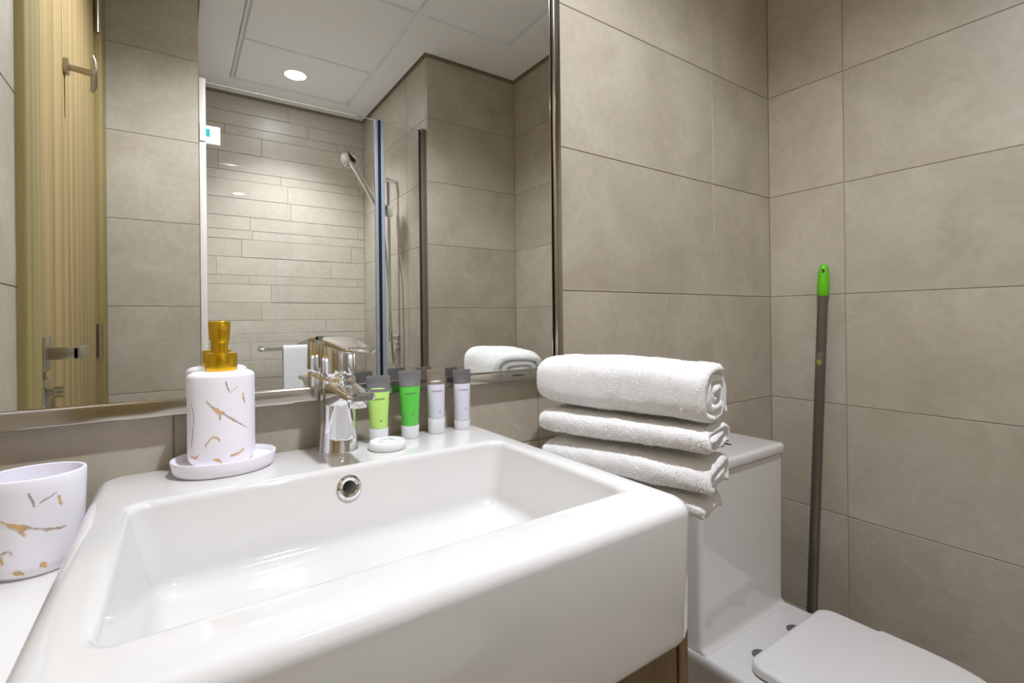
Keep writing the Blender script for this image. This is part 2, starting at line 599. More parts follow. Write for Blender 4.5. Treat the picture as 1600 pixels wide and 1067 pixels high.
# ------------------------------------------------------------------ door in the left wall
d0, d1 = yv(.279), YF          # casing from -.303 to the corner
door = bpy.data.objects.new('door_1', None)
C.objects.link(door)
door.location = (XL, yv(.8), 0)
BASE[door] = Vector(door.location)
struct(door)
bx('door_casing', (XL - .01, XL + .012, yv(.362), yv(.279), 0, ZC - .001), 'casing_wood', door, bev=.004, seg=3)
bx('door_casing', (XL - .01, XL + .012, YF + .002, yv(1.225), 0, ZC - .001), 'casing_wood', door, bev=.004, seg=3)
bx('door_stop', (XL - .012, XL + .004, yv(.432), yv(.363), 0, ZC - .001), 'casing_wood', door, bev=.006, seg=3)
leaf = bx('door_leaf', (XL - .042, XL - .002, yv(1.205), yv(.434), .006, ZC - .004), 'door_wood', door, bev=.002)
bx('door_jamb', (XL - .03, XL - .006, yv(1.224), yv(1.206), 0, ZC - .001), 'casing_wood', door)
# hinge knuckles
for zc in (.25, 1.088, 2.1):
    bm = bmesh.new()
    tube(bm, [(XL + .006, yv(1.198), zc - .053), (XL + .006, yv(1.198), zc + .053)], .008, 14)
    h = link('hinge', bm, 'nickel', leaf)
# lever
bx('rosette', (XL - .003, XL + .006, yv(.492), yv(.438), 1.055, 1.118), 'nickel', leaf, bev=.002)
bm = bmesh.new()
xo = XL + .044
box(bm, XL + .004, xo + .006, yv(.476), yv(.455), 1.075, 1.098, .002)
box(bm, xo - .004, xo + .007, yv(.575), yv(.455), 1.074, 1.099, .003)
link('lever_handle', bm, 'nickel', leaf)
bx('rosette', (XL - .003, XL + .005, yv(.492), yv(.438), .985, 1.04), 'nickel', leaf, bev=.002)
bm = bmesh.new()
tube(bm, [(XL + .003, yv(.465), 1.014), (XL + .012, yv(.465), 1.014), (XL + .013, yv(.465), 1.014), (XL + .028, yv(.465), 1.014)], [.006, .006, .01, .01], 16)
link('thumb_turn', bm, 'nickel', leaf)
# robe hook screwed to the door
hk = thing('robe_hook', 'satin nickel robe hook with upright bar fixed to the wooden door', 'hook', (XL, yv(.70), 1.70))
bm = bmesh.new()
tube(bm, [(XL - .003, yv(.70), 1.725), (XL + .006, yv(.70), 1.725)], .019, 24)
link('base_plate', bm, 'nickel', hk)
bm = bmesh.new()
tube(bm, [(XL + .004, yv(.70), 1.725), (XL + .05, yv(.70), 1.72)], .007, 12)
link('stem', bm, 'nickel', hk)
bm = bmesh.new()
tube(bm, [(XL + .047, yv(.70), 1.762), (XL + .05, yv(.70), 1.75), (XL + .05, yv(.70), 1.69), (XL + .046, yv(.70), 1.678)], [.004, .006, .006, .004], 12)
link('bar', bm, 'nickel', hk)

# ------------------------------------------------------------------ mirror
mz0, mz1, mx0, mx1, fwd = 1.045, 2.12, XL + .022, .625, .0215
mir = thing('wall_mirror', 'large rectangular wall mirror in polished steel frame above the washbasin', 'mirror', (.21, 0, mz0))
bx('mirror_glass', (mx0 - .004, mx1, MP, MP + .004, mz0 - .003, mz1 + .004), 'mirror', mir, smooth=False)
bx('backing_board', (mx0 - .01, mx1 + .012, MP + .0045, .0, mz0 - .012, mz1 + .012), 'black', mir, smooth=False)
fy0, fy1 = MP - .008, 0.0
for nm, ext in (('frame_rail', (mx0 - .02, mx1 + fwd, fy0, fy1, mz0 - fwd, mz0)), ('frame_rail', (mx0 - .02, mx1 + fwd, fy0, fy1, mz1, mz1 + fwd)),
                ('frame_stile', (mx1 + .0035, mx1 + fwd, fy0, fy1, mz0, mz1)), ('frame_stile', (mx0 - .02, mx0 - .001, fy0, fy1, mz0, mz1))):
    bx(nm, ext, 'steel', mir, bev=.0025, seg=3)

# ------------------------------------------------------------------ washbasin
SZ = .955
bs = thing('washbasin', 'white ceramic rectangular washbasin with deep front and chrome overflow ring', 'sink', (.18, -.23, .806))
x0, x1, y0, y1 = -.0805, .441, -.470, -.001
cx, cyy, hx, hy = (x0 + x1) / 2, (y0 + y1) / 2, (x1 - x0) / 2, (y1 - y0) / 2
rings = []
zb = .806
def inset(d, z, r=.020):
    return rrect(cx, cyy, hx - d, hy - d, max(r - d * .3, .004), z, 8)
rings.append(inset(.018, zb, .03))
for i in range(1, 6):
    a = PI / 2 * i / 5
    rings.append(inset(.018 * (1 - math.sin(a)), zb + .018 * (1 - math.cos(a)), .03))
rings.append(inset(0, .88, .026))
R_ = .014
for i in range(0, 7):
    a = PI / 2 * i / 6
    rings.append(inset(R_ * (1 - math.cos(a)), SZ - R_ * (1 - math.sin(a)), .022))
# inner opening
ix0, ix1, iy0, iy1 = -.041, .405, -.405, -.142
icx, icy, ihx, ihy = (ix0 + ix1) / 2, (iy0 + iy1) / 2, (ix1 - ix0) / 2, (iy1 - iy0) / 2
def inn(d, z, r):
    return rrect(icx, icy, ihx - d, ihy - d, r, z, 8)
rr = .009
for i in range(0, 6):
    a = PI / 2 * i / 5
    rings.append(inn(-rr + rr * math.sin(a), SZ - rr * (1 - math.cos(a)), .020))
dep = .866
for i in range(1, 5):
    t = i / 5
    rings.append(inn(.017 * t, SZ - rr - (SZ - rr - dep - .018) * t, .018))
for i in range(0, 6):
    a = PI / 2 * i / 5
    rings.append(inn(.017 + .020 * (1 - math.cos(a)), dep + .018 * (1 - math.sin(a)), .018))
# gently falling floor to the waste
for t, dz in ((.25, .0025), (.5, .005), (.75, .0075), (.93, .0095)):
    a = rrect(icx, icy, (ihx - .037) * (1 - t) + .02 * t, (ihy - .037) * (1 - t) + .02 * t, .03 * (1 - t) + .02 * t, dep - dz, 8)
    rings.append(a)
bm = bmesh.new()
loft(bm, rings)
basin = link('basin', bm, 'ceramic', bs, angle=60)
# waste
bm = bmesh.new()
loft(bm, [ell(icx, icy, .030, .030, dep - .0095, 32), ell(icx, icy, .030, .030, dep - .006, 32), ell(icx, icy, .026, .026, dep - .0045, 32), ell(icx, icy, .012, .012, dep - .004, 32)])
link('waste', bm, 'chrome', bs)
# overflow ring in the back wall of the basin: wall leans out towards the room as it falls
def overflow_part(name, r0, r1, thick, mat, depth0):
    bm = bmesh.new()
    zc = .930
    sl = .017 / (SZ - rr - dep - .018)             # lean of the wall
    yc = iy1 - .017 * ((SZ - rr - zc) / (SZ - rr - dep - .018)) if zc < SZ - rr else iy1
    n = Vector((0, -1, sl)).normalized()
    u = Vector((1, 0, 0)); v = n.cross(u)
    c = Vector((.1785, yc, zc)) + n * depth0
    rs = []
    prof = [(r0, 0), (r0, thick * .7), ((r0 + r1) / 2, thick), (r1, thick * .6), (r1, 0)] if r0 > 0 else [(1e-4, 0), (r1, 0)]
    for r, h in prof:
        rs.append([c + (u * math.cos(2 * PI * i / 32) + v * math.sin(2 * PI * i / 32)) * r + n * h for i in range(32)])
    loft(bm, rs, False, False)
    return link(name, bm, mat, bs, recalc=False)
bm = bmesh.new()
tube(bm, [(.1785, -.18, .9285), (.1785, -.05, .9285)], .0098, 32)
bore(basin, bm)
overflow_part('overflow_ring', .0085, .0155, .004, 'chrome', .0)

# ------------------------------------------------------------------ vanity, counter
va = thing('vanity_cabinet', 'walnut brown vanity cabinet under the white washbasin', 'cabinet', (.12, -.22, 0))
VX1 = .4525
bx('side_panel', (VX1 - .0155, VX1, -.448, -.003, .10, .8055), 'wood', va, bev=.0008, seg=1)
bx('side_panel', (XL + .003, XL + .018, -.448, -.003, .10, .8055), 'wood', va, bev=.0008, seg=1)
bx('bottom_panel', (XL + .018, VX1 - .0155, -.43, -.003, .10, .118), 'wood', va)
bx('plinth', (XL + .02, VX1 - .03, -.40, -.02, 0, .10), 'wood', va)
mid = .115
for a, b, hxp in ((XL + .020, mid - .0015, mid - .03), (mid + .0015, VX1 - .0175, mid + .03)):
    d = bx('cabinet_door', (a, b, -.447, -.429, .122, .798), 'wood', va, bev=.001, seg=1)
    bx('handle', (hxp - .005, hxp + .005, -.462, -.447, .56, .72), 'nickel', d, bev=.002)
bx('top_board', (XL + .018, VX1 - .0155, -.425, -.003, .788, .805), 'wood', va)
ct = bx('side_counter', (XL + .001, -.0825, -.452, -.001, .806, .885), 'counter', None, bev=.003, seg=2)
tag(ct, 'white stone counter block to the left of the washbasin, under the tumbler', 'counter')
# ledge between basin and toilet that carries the towels
lg = bx('towel_ledge', (.4545, .70, -.29, -.001, .8215, .841), 'counter', None, bev=.003, seg=2)
tag(lg, 'white ledge between washbasin and toilet under the stacked towels', 'ledge')

# ------------------------------------------------------------------ mixer tap
tp = thing('basin_mixer_tap', 'chrome single lever mixer tap on the washbasin rim', 'tap', (.191, -.055, SZ))
tx, ty = .191, -.052
bm = bmesh.new()
prof = [(.0, .0275, .0285), (.003, .0278, .0288), (.006, .0265, .0275), (.03, .0252, .0262), (.06, .0245, .026), (.09, .0242, .0262), (.106, .0238, .026), (.108, .0225, .0245)]
loft(bm, [ell(tx, ty - (.003 * h / .1), a, b, SZ + h, 40) for h, a, b in prof])
link('body', bm, 'chrome', tp)
bm = bmesh.new()
# spout: rounded box section swept forward from the body
secs = []
for t in range(11):
    f = t / 10
    yy = ty - .004 - .106 * f
    zt = SZ + .104 - .010 * f
    zl = SZ + .058 + .027 * min(1, f * 1.4) ** .7
    hw = .0215 - .0035 * f
    ring = rrect(0, 0, hw, (zt - zl) / 2, .0075, 0, 5)
    secs.append([Vector((tx + p.x, yy, (zt + zl) / 2 + p.y)) for p in ring])
f = secs[-1]
c = sum(f, Vector()) / len(f)
secs.append([c + (p - c) * .8 + Vector((0, -.003, 0)) for p in f])
loft(bm, secs)
sp_ = link('spout', bm, 'chrome', tp)
bm = bmesh.new()
yc = ty - .095
loft(bm, [ell(tx, yc, .0115, .0115, SZ + .076, 28), ell(tx, yc, .012, .012, SZ + .078, 28), ell(tx, yc, .012, .012, SZ + .090, 28)])
link('aerator', bm, 'chrome', sp_)
bm = bmesh.new()
loft(bm, [ell(tx, ty - .003, a, a, SZ + h, 40) for h, a in ((.1075, .0215), (.111, .0236), (.114, .0243), (.139, .0238), (.152, .0236), (.156, .0225), (.157, .019))])
link('cartridge_cap', bm, 'chrome', tp)
bm = bmesh.new()
secs = []
for t in range(11):
    f = t / 10
    yy = ty + .018 - .128 * f
    zt = SZ + .164 - .012 * f
    th = .012 - .006 * f
    hw = .0225 - .004 * f if f > .15 else .0225 * (.72 + .28 * f / .15)
    ring = rrect(0, 0, hw, th / 2, .003, 0, 4)
    secs.append([Vector((tx + p.x, yy, zt - th / 2 + p.y)) for p in ring])
f = secs[-1]; c = sum(f, Vector()) / len(f)
secs.append([c + (p - c) * .75 + Vector((0, -.003, 0)) for p in f])
loft(bm, secs)
link('lever', bm, 'chrome', tp)

# ------------------------------------------------------------------ marble-look set: dispenser, dish, tumbler
def veins(parent, cxy, rad, z_of, specs, eps=.0005):
    """inlaid foil veins: jagged ribbons lying on the wall of an oval vessel. specs: (material, [(angle deg, height m, half width m)...])"""
    for mat, pts in specs:
        rg = random.Random(len(pts) * 31 + int(pts[0][0] * 7))
        P = []
        for (a0, h0, w0), (a1, h1, w1) in zip(pts, pts[1:]):
            n = max(3, int(math.hypot((a1 - a0) * .0007, h1 - h0) / .0012))
            for i in range(n):
                t = i / n
                P.append((a0 + (a1 - a0) * t + rg.uniform(-.8, .8), h0 + (h1 - h0) * t + rg.uniform(-.0004, .0004), (w0 + (w1 - w0) * t) * rg.uniform(.35, 1.05)))
        P.append(pts[-1])
        bm = bmesh.new()
        prev = None
        for i, (a, h, wv) in enumerate(P):
            j0, j1 = P[max(i - 1, 0)], P[min(i + 1, len(P) - 1)]
            ra, rb = rad(h)
            du = math.radians(j1[0] - j0[0]) * (ra + rb) / 2
            dv = j1[1] - j0[1]
            l = math.hypot(du, dv) or 1
            nu, nv = -dv / l, du / l
            ps = []
            for s in (-1, 1):
                aa = math.radians(a) + s * wv * nu / ((ra + rb) / 2)
                hh = h + s * wv * nv
                r0, r1 = rad(hh)
                ps.append(bm.verts.new((cxy[0] + (r0 + eps) * math.cos(aa), cxy[1] + (r1 + eps) * math.sin(aa), z_of + hh)))
            if prev:
                bm.faces.new((prev[0], prev[1], ps[1], ps[0]))
            prev = ps
        link('foil_vein', bm, mat, parent)

# dish
dc = (.049, -.055)
ds = thing('soap_dish', 'white oval dish under the gold pump soap dispenser', 'dish', (dc[0], dc[1], SZ))
bm = bmesh.new()
prof = [(.0, .046, .036), (.0, .0515, .0415), (.002, .0545, .0445), (.006, .0562, .0462), (.0165, .0585, .0485), (.0185, .0582, .0482), (.0188, .0572, .0472), (.0178, .0562, .0462), (.0125, .0545, .0445), (.0105, .051, .041), (.0100, .03, .02)]
loft(bm, [ell(dc[0], dc[1], a, b, SZ + h, 64) for h, a, b in prof])
link('dish_body', bm, 'matte_white', ds)
# dispenser
bc = (.046, -.0525)
bz = SZ + .0102
dp = thing('soap_dispenser', 'white marble-look soap dispenser with brushed gold pump', 'soap dispenser', (bc[0], bc[1], bz))
BH = .1145
def brad(h):
    h = max(0, min(BH, h))
    a = .0375
    if h < .012: a -= .0055 * (1 - h / .012) ** 2
    if h > BH - .006: a -= .006 * ((h - BH + .006) / .006) ** 2
    return a, a * .84
bm = bmesh.new()
hsn = [0, .001, .003, .006, .009, .012] + [.012 + (BH - .018) * i / 8 for i in range(1, 9)] + [BH - .006 + .006 * i / 5 for i in range(1, 6)]
rg_ = [ell(bc[0], bc[1], .024, .020, bz, 64)] + [ell(bc[0], bc[1], *brad(h), bz + h, 64) for h in hsn] + [ell(bc[0], bc[1], .02, .018, bz + BH + .0008, 64)]
loft(bm, rg_)
bot = link('bottle', bm, 'matte_white', dp)
Wd = .0005
veins(bot, bc, brad, bz, [
    ('foil_dark', [(-118, .082, .0005), (-112, .076, .0009), (-104, .072, .0007)]),
    ('foil', [(-108, .074, .0009), (-101, .070, .0024), (-95, .066, .0034), (-89, .066, .0012)]),
    ('foil_dark', [(-92, .066, .0008), (-78, .058, .0006), (-64, .051, .0006), (-48, .044, .0004)]),
    ('foil', [(-80, .060, .0008), (-73, .056, .0013), (-68, .053, .0006)]),
    ('foil', [(-97, .064, .0012), (-96, .058, .0008)]),
    ('foil_dark', [(-86, .104, .0009), (-83, .096, .0008), (-79, .090, .0003)]),
    ('foil_dark', [(-79, .090, .0004), (-70, .095, .0003), (-66, .097, .0003)]),
    ('foil', [(-56, .088, .0008), (-54, .080, .0014), (-52, .075, .0005)]),
    ('foil_dark', [(-150, .078, .0005), (-143, .062, .0006), (-146, .045, .0006), (-152, .025, .0005)]),
    ('foil', [(-121, .028, .0012), (-115, .033, .0008), (-108, .038, .0008), (-100, .036, .0010), (-96, .032, .0004)]),
    ('foil_dark', [(-121, .030, .0005), (-120, .024, .0004)]),
    ('foil', [(-152, .014, .0012), (-142, .012, .0016), (-134, .016, .0008)]),
    ('foil', [(-108, .010, .0014), (-100, .009, .0024), (-94, .004, .0010)]),
    ('foil', [(-80, .012, .0016), (-70, .013, .0016), (-62, .014, .0014), (-54, .018, .0006)]),
])
bm = bmesh.new()
zt = bz + BH
loft(bm, [ell(bc[0], bc[1], a, a, zt + h, 40) for h, a in ((.0, .0172), (.001, .0178), (.0215, .0178), (.0232, .0172), (.0235, .010))])
col = link('pump_collar', bm, 'gold', dp)
bm = bmesh.new()
loft(bm, [ell(bc[0], bc[1], a, a, zt + h, 32) for h, a in ((.023, .0078), (.036, .0078), (.0365, .0086), (.040, .0095), (.062, .0108), (.0635, .010), (.064, .006))])
pm = link('pump_head', bm, 'gold', dp)
bm = bmesh.new()
tube(bm, [(bc[0], bc[1] - .006, zt + .056), (bc[0] + .001, bc[1] - .016, zt + .056), (bc[0] + .0015, bc[1] - .0185, zt + .0555)], [.0038, .0036, .0034], 14)
link('nozzle', bm, 'gold', pm)
# tumbler
tc_ = (-.1265, -.064)
tz = .885
tu = thing('tumbler', 'white marble-look open tumbler on the counter block', 'cup', (tc_[0], tc_[1], tz))
TH = .101
def trad(h):
    h = max(0, min(TH, h))
    a = .0392 + .0035 * h / TH
    if h < .014: a -= .008 * (1 - h / .014) ** 2
    return a, a * .88
bm = bmesh.new()
hh_ = [0, .001, .003, .006, .010, .014] + [.014 + (TH - .016) * i / 8 for i in range(1, 9)]
rg_ = [ell(tc_[0], tc_[1], .024, .021, tz, 64)] + [ell(tc_[0], tc_[1], *trad(h), tz + h, 64) for h in hh_]
aT, bT = trad(TH)
rg_ += [ell(tc_[0], tc_[1], aT - .0008, bT - .0008, tz + TH - .0004, 64), ell(tc_[0], tc_[1], aT - .0022, bT - .0022, tz + TH, 64), ell(tc_[0], tc_[1], aT - .0036, bT - .0036, tz + TH - .0008, 64)]
for h in (.08, .05, .02, .010):
    a, b = trad(max(h, .016))
    rg_.append(ell(tc_[0], tc_[1], a - .0042, b - .0042, tz + h, 64))
rg_.append(ell(tc_[0], tc_[1], .02, .018, tz + .007, 64))
loft(bm, rg_)
tb = link('cup_body', bm, 'matte_white', tu)
veins(tb, tc_, trad, tz, [
    ('foil', [(-121, .066, .0012), (-112, .061, .0006), (-104, .058, .0020), (-95, .055, .0038), (-88, .054, .0020)]),
    ('foil_dark', [(-90, .055, .0008), (-78, .051, .0007), (-66, .048, .0009), (-54, .046, .0011), (-46, .046, .0006)]),
    ('foil', [(-70, .048, .0016), (-64, .048, .0010)]),
    ('foil', [(-96, .052, .0014), (-91, .046, .0010)]),
    ('foil_dark', [(-87, .088, .0009), (-83, .080, .0010), (-81, .074, .0008)]),
    ('foil_dark', [(-76, .077, .0006), (-67, .080, .0005), (-58, .084, .0004)]),
    ('foil', [(-56, .080, .0014), (-54, .073, .0012), (-52, .070, .0006)]),
    ('foil', [(-124, .030, .0012), (-118, .026, .0014), (-116, .020, .0008)]),
    ('foil_dark', [(-118, .030, .0009), (-110, .033, .0009), (-104, .030, .0005)]),
    ('foil', [(-105, .010, .0020), (-99, .009, .0028), (-94, .006, .0010)]),
    ('foil', [(-76, .014, .0024), (-72, .013, .0026), (-70, .009, .0010)]),
    ('foil', [(-132, .018, .0020), (-128, .010, .0014)]),
])

# ------------------------------------------------------------------ toiletry tubes on the rim
def toiletry_tube(cx, cy_, ang, gel, crimp, label, print_mat, capr=.0135, H=.1, wtop=.0165, capfrac=.2):
    """small travel tube standing on its cap: round at the cap, flattened to a crimp on top"""
    o = thing('toiletry_tube', label, 'toiletry tube', (cx, cy_, SZ), 'travel toiletry tubes on the basin rim')
    ca, sa = math.cos(ang), math.sin(ang)
    def ring(a, b, z, n=40):
        return [Vector((cx + a * math.cos(t) * ca - b * math.sin(t) * sa, cy_ + a * math.cos(t) * sa + b * math.sin(t) * ca, SZ + z)) for t in (2 * PI * i / n for i in range(n))]
    ch = H * capfrac
    bm = bmesh.new()
    loft(bm, [ring(capr - .001, capr - .001, 0), ring(capr, capr, .001), ring(capr + .0006, capr + .0006, ch - .001), ring(capr, capr, ch), ring(capr * .6, capr * .6, ch)])
    link('cap', bm, 'cap_clear', o)
    bm = bmesh.new()
    rs = []
    def sec(z):
        t = (z - ch) / (H * .86 - ch)
        t = max(0, min(1, t))
        a = capr * .98 + (wtop - capr * .98) * t
        b = capr * .98 * math.sqrt(max(0, 1 - t ** 1.7)) * .9 + .0022
        return a, b
    for i in range(13):
        z_ = ch + .0003 + (H * .86 - ch) * i / 12
        a, b = sec(z_)
        rs.append(ring(a, b, z_))
    loft(bm, rs)
    body = link('tube_body', bm, gel, o)
    bm = bmesh.new()
    rs = [ring(sec(H * z_)[0] + .0005, sec(H * z_)[1] + .0006, H * z_) for z_ in (.77, .79, .86)]
    rs += [ring(wtop + .0006, .0022, H * .93), ring(wtop + .0008, .0012, H * .995), ring(wtop * .9, .0010, H)]
    loft(bm, rs)
    link('crimped_end', bm, crimp, o)
    # faint print: a row of tiny marks and a small emblem, too small to read
    bm = bmesh.new()
    def mark(u0, u1, z0, z1):
        for (ua, ub) in ((u0, u1),):
            vs_ = []
            for (u, zz) in ((ua, z0), (ub, z0), (ub, z1), (ua, z1)):
                a, b = sec(zz)
                th = -math.acos(max(-1, min(1, u / a)))
                ra, rb = a + .0004, b + .0004
                x_, y_ = ra * math.cos(th), rb * math.sin(th)
                vs_.append(bm.verts.new((cx + x_ * ca - y_ * sa, cy_ + x_ * sa + y_ * ca, SZ + zz)))
            bm.faces.new(vs_)
    rg = random.Random(int(cx * 1000))
    u = -.0085
    while u < .0085:
        wd = rg.uniform(.0007, .0013)
        mark(u, u + wd, H * .655, H * .675)
        u += wd + .0005
    for q in range(3):
        mark(.0012 + q * .0013, .0020 + q * .0013, H * .34, H * .355)
    mark(.0012, .0032, H * .362, H * .37)
    link('printed_text', bm, print_mat, body, recalc=False)['kind'] = 'stuff'
    return o
toiletry_tube(.252, -.048, -.30, 'lime', 'grey_plastic', 'lime green travel tube with grey crimped end on the basin rim', 'print', H=.103, wtop=.0170, capfrac=.24)
toiletry_tube(.306, -.040, -.25, 'green', 'grey_plastic', 'bright green travel tube with grey crimped end on the basin rim', 'print', H=.1065, wtop=.0172, capfrac=.19)
toiletry_tube(.354, -.036, -.22, 'lilac', 'brown_plastic', 'pale travel tube with brownish crimped end on the basin rim', 'print_grey', H=.105, wtop=.0152, capfrac=.24)
toiletry_tube(.404, -.033, -.20, 'lilac', 'charcoal_plastic', 'pale travel tube with charcoal crimped end at the corner of the basin rim', 'print_grey', H=.101, wtop=.0152, capfrac=.15)
# round wrapped soap
so = thing('wrapped_soap', 'small round soap in clear wrapper before the lime tube', 'soap', (.2525, -.0835, SZ))
bm = bmesh.new()
loft(bm, [ell(.2525, -.0835, a, a, SZ + h, 48) for h, a in ((0, .0245), (.001, .0262), (.004, .0272), (.009, .0268), (.0115, .025), (.0118, .0232), (.0108, .0225), (.0106, .01))])
link('soap_puck', bm, 'clear_wrap', so)
bm = bmesh.new()
loft(bm, [ell(.2525, -.0835, a, a, SZ + h, 48) for h, a in ((.0107, .0115), (.0125, .0112), (.0128, .0095), (.0112, .0090))], False, False)
link('wrapper_pleat', bm, 'clear_wrap', so)

# ------------------------------------------------------------------ towels
TN = Vector((.605, -.368, 0)); TF = Vector((.515, -.083, 0))
td = (TF - TN).normalized()
tr_ = Vector((td.y, -td.x, 0))

FIBRES = 26000
M['pile'] = simple('terry_fibre', (250, 249, 247), 1.0, vary=0.01, vscale=60, Specular_IOR_Level=0.05)
def towel(label, z0, h, wd, L, t, turns, near=0.0, left=0.0, phi0=0.0, droop=0.0, seed=0, twist=0.0, sq=6.0, slope=0.0, thin=0.0):
    rg = random.Random(seed)
    o = thing('folded_towel', label, 'towel', tuple(TN + tr_ * (left + wd / 2) + td * (L / 2) + Vector((0, 0, z0))), 'white bath towels in the stack')
    # centre line of the rolled sheet in the cross-section
    n = int(44 * turns)
    cl = []
    for i in range(n + 1):
        k = turns * i / n
        a = wd / 2 - t / 2 - k * t * .96
        b = h / 2 - t / 2 - k * t * .96
        a = max(a, t * .6); b = max(b, t * .05)
        ph = phi0 + 2 * PI * k
        cs, sn = math.cos(ph), math.sin(ph)
        e = 2 / sq
        cl.append(Vector((wd / 2 + a * math.copysign(abs(cs) ** e, cs), h / 2 + b * math.copysign(abs(sn) ** e, sn))))
    nrm = []
    for i in range(n + 1):
        tg = (cl[min(i + 1, n)] - cl[max(i - 1, 0)])
        tg = tg.normalized() if tg.length > 1e-7 else Vector((1, 0))
        nrm.append(Vector((-tg.y, tg.x)))
    S = 64
    bm = bmesh.new()
    rows = []
    ns = Vector((seed * 3.1, seed * 1.7, seed * .9))
    for s in range(S + 1):
        l = L * s / S
        # puffed ends
        e0 = min(l, L - l)
        rd = t * .55
        thick = math.sqrt(max(.06, 1 - (1 - min(1, e0 / rd)) ** 2))
        far = max(0, 1 - (L - l) / .045)
        nearf = max(0, 1 - l / .05)
        row = []
        for side in (1, -1):
            rng = range(n + 1) if side == 1 else range(n, -1, -1)
            for i in rng:
                p = cl[i] + nrm[i] * (side * t * .5 * thick * .98)
                # ends squeeze a little
                px = wd / 2 + (p.x - wd / 2) * (1 - .10 * far ** 2)
                pz = (h / 2 + (p.y - h / 2) * (1 - .25 * far ** 2)) * (1 - thin * (1 - l / L))
                q = TN + td * (near + l) + tr_ * (left + px) + Vector((0, 0, z0 + pz))
                lowf = noise.noise_vector(q * 11 + ns) * .0035 + noise.noise_vector(q * 34 + ns) * .0016
                hi = noise.noise(q * 130 + ns) * .0009
                out = tr_ * nrm[i].x * side + Vector((0, 0, nrm[i].y * side))
                q = q + lowf + out * hi
                # layers end unevenly at the near end
                q += td * ((nearf * (.008 * noise.noise(Vector((i * .09, seed, 0))) )))
                q.z += -droop * nearf ** 2 + .003 * math.sin(3.0 * l / L + 1.0) - slope * (1 - l / L)
                q += tr_ * twist * (l / L - .5)
                row.append(q)
        rows.append(row)
    V = [[bm.verts.new(p) for p in r] for r in rows]
    m_ = len(V[0])
    for s in range(S):
        for i in range(m_):
            j = (i + 1) % m_
            bm.faces.new((V[s][i], V[s][j], V[s + 1][j], V[s + 1][i]))
    for s in (0, S):
        for i in range(n):
            bm.faces.new((V[s][i], V[s][i + 1], V[s][m_ - 2 - i], V[s][m_ - 1 - i]))
    fib = bmesh.new()
    fr = random.Random(seed + 50)
    bm.normal_update()
    outer = []
    for s in range(S + 1):
        for i in range(0, m_):
            outer.append((rows[s][i], V[s][i].normal.copy()))
    for _ in range(FIBRES):
        s = fr.randrange(S); i = fr.randrange(m_); j = (i + 1) % m_
        u_, v_ = fr.random(), fr.random()
        p = (rows[s][i] * (1 - u_) + rows[s][j] * u_) * (1 - v_) + (rows[s + 1][i] * (1 - u_) + rows[s + 1][j] * u_) * v_
        nn = V[s][i].normal
        dr = (nn + Vector((fr.uniform(-.7, .7), fr.uniform(-.7, .7), fr.uniform(-.8, .5)))).normalized()
        sd_ = dr.cross(Vector((fr.uniform(-1, 1), fr.uniform(-1, 1), fr.uniform(-1, 1)))).normalized() * .00045
        tip = p + dr * fr.uniform(.0012, .0030)
        fib.faces.new((fib.verts.new(p - sd_), fib.verts.new(p + sd_), fib.verts.new(tip)))
    body = link('towel_body', bm, 'terry', o, angle=None)
    pl = link('terry_pile', fib, 'pile', body, smooth=False, recalc=False)
    pl['kind'] = 'stuff'
    return o, body

towel('thick rolled white towel on top of the towel stack', .9815, .105, .127, .300, .0150, 2.8, phi0=-.7, seed=1, sq=3.6, slope=.010, thin=.03)
towel('thin folded white towel just below the rolled top towel', .9330, .058, .122, .294, .0125, 1.9, near=-.001, left=-.001, phi0=-.5, seed=2, thin=.2, sq=3.4)
t3, t3b = towel('plump folded white towel with a black tag, third down in the stack', .8755, .0595, .126, .290, .0135, 2.0, near=-.003, left=-.003, phi0=-.6, droop=.004, seed=3, sq=3.4)
towel('flat folded white towel at the bottom of the stack', .847, .033, .095, .272, .011, 1.3, near=.004, left=.004, phi0=-.6, droop=.006, seed=4)
bm = bmesh.new()
a = TN + tr_ * .098 + td * -.006
b_ = TN + tr_ * .122 + td * -.004
for o_, zz in ((0, .944),):
    v = [bm.verts.new((a.x, a.y, zz)), bm.verts.new((b_.x, b_.y, zz - .006)), bm.verts.new((b_.x + td.x * .02, b_.y + td.y * .02, zz - .005)), bm.verts.new((a.x + td.x * .02, a.y + td.y * .02, zz + .001))]
    v2 = [bm.verts.new(q.co + Vector((0, 0, .0022))) for q in v]
    for f_ in ((v[3], v[2], v[1], v[0]), v2, *[(v[i], v[(i + 1) % 4], v2[(i + 1) % 4], v2[i]) for i in range(4)]):
        bm.faces.new(f_)
link('care_tag', bm, 'black', t3, smooth=False, label='black tag')

# ------------------------------------------------------------------ toilet
to = thing('toilet', 'white close coupled toilet with square cistern and closed lid', 'toilet', (1.08, -.34, 0))
ax0, ax1, ay = .908, 1.243, -.150
acx, ahx = (ax0 + ax1) / 2, (ax1 - ax0) / 2
bm = bmesh.new()
rs = []
for z_, d_, ff in ((.4285, .0, .014), (.431, .0, .012), (.434, .0, .007), (.438, 0, .003), (.443, 0, .0008), (.45, 0, 0), (.60, -.001, 0), (.801, -.003, 0)):
    rs.append(rrect(acx, ay / 2 - .001 - ff / 2, ahx - d_, -ay / 2 - .001 - d_ + ff / 2, .014, z_, 6))
loft(bm, rs)
link('cistern', bm, 'ceramic', to, angle=50)
bm = bmesh.new()
rs = []
for z_, d_ in ((.8025, .002), (.805, -.005), (.808, -.006), (.820, -.006), (.8245, -.0045), (.8265, -.001), (.8272, .01)):
    rs.append(rrect(acx, ay / 2 - .0025, ahx - d_, -ay / 2 - d_ + .0005, .016, z_, 6))
loft(bm, rs)
lid = link('cistern_lid', bm, 'ceramic', to, angle=50)
bm = bmesh.new()
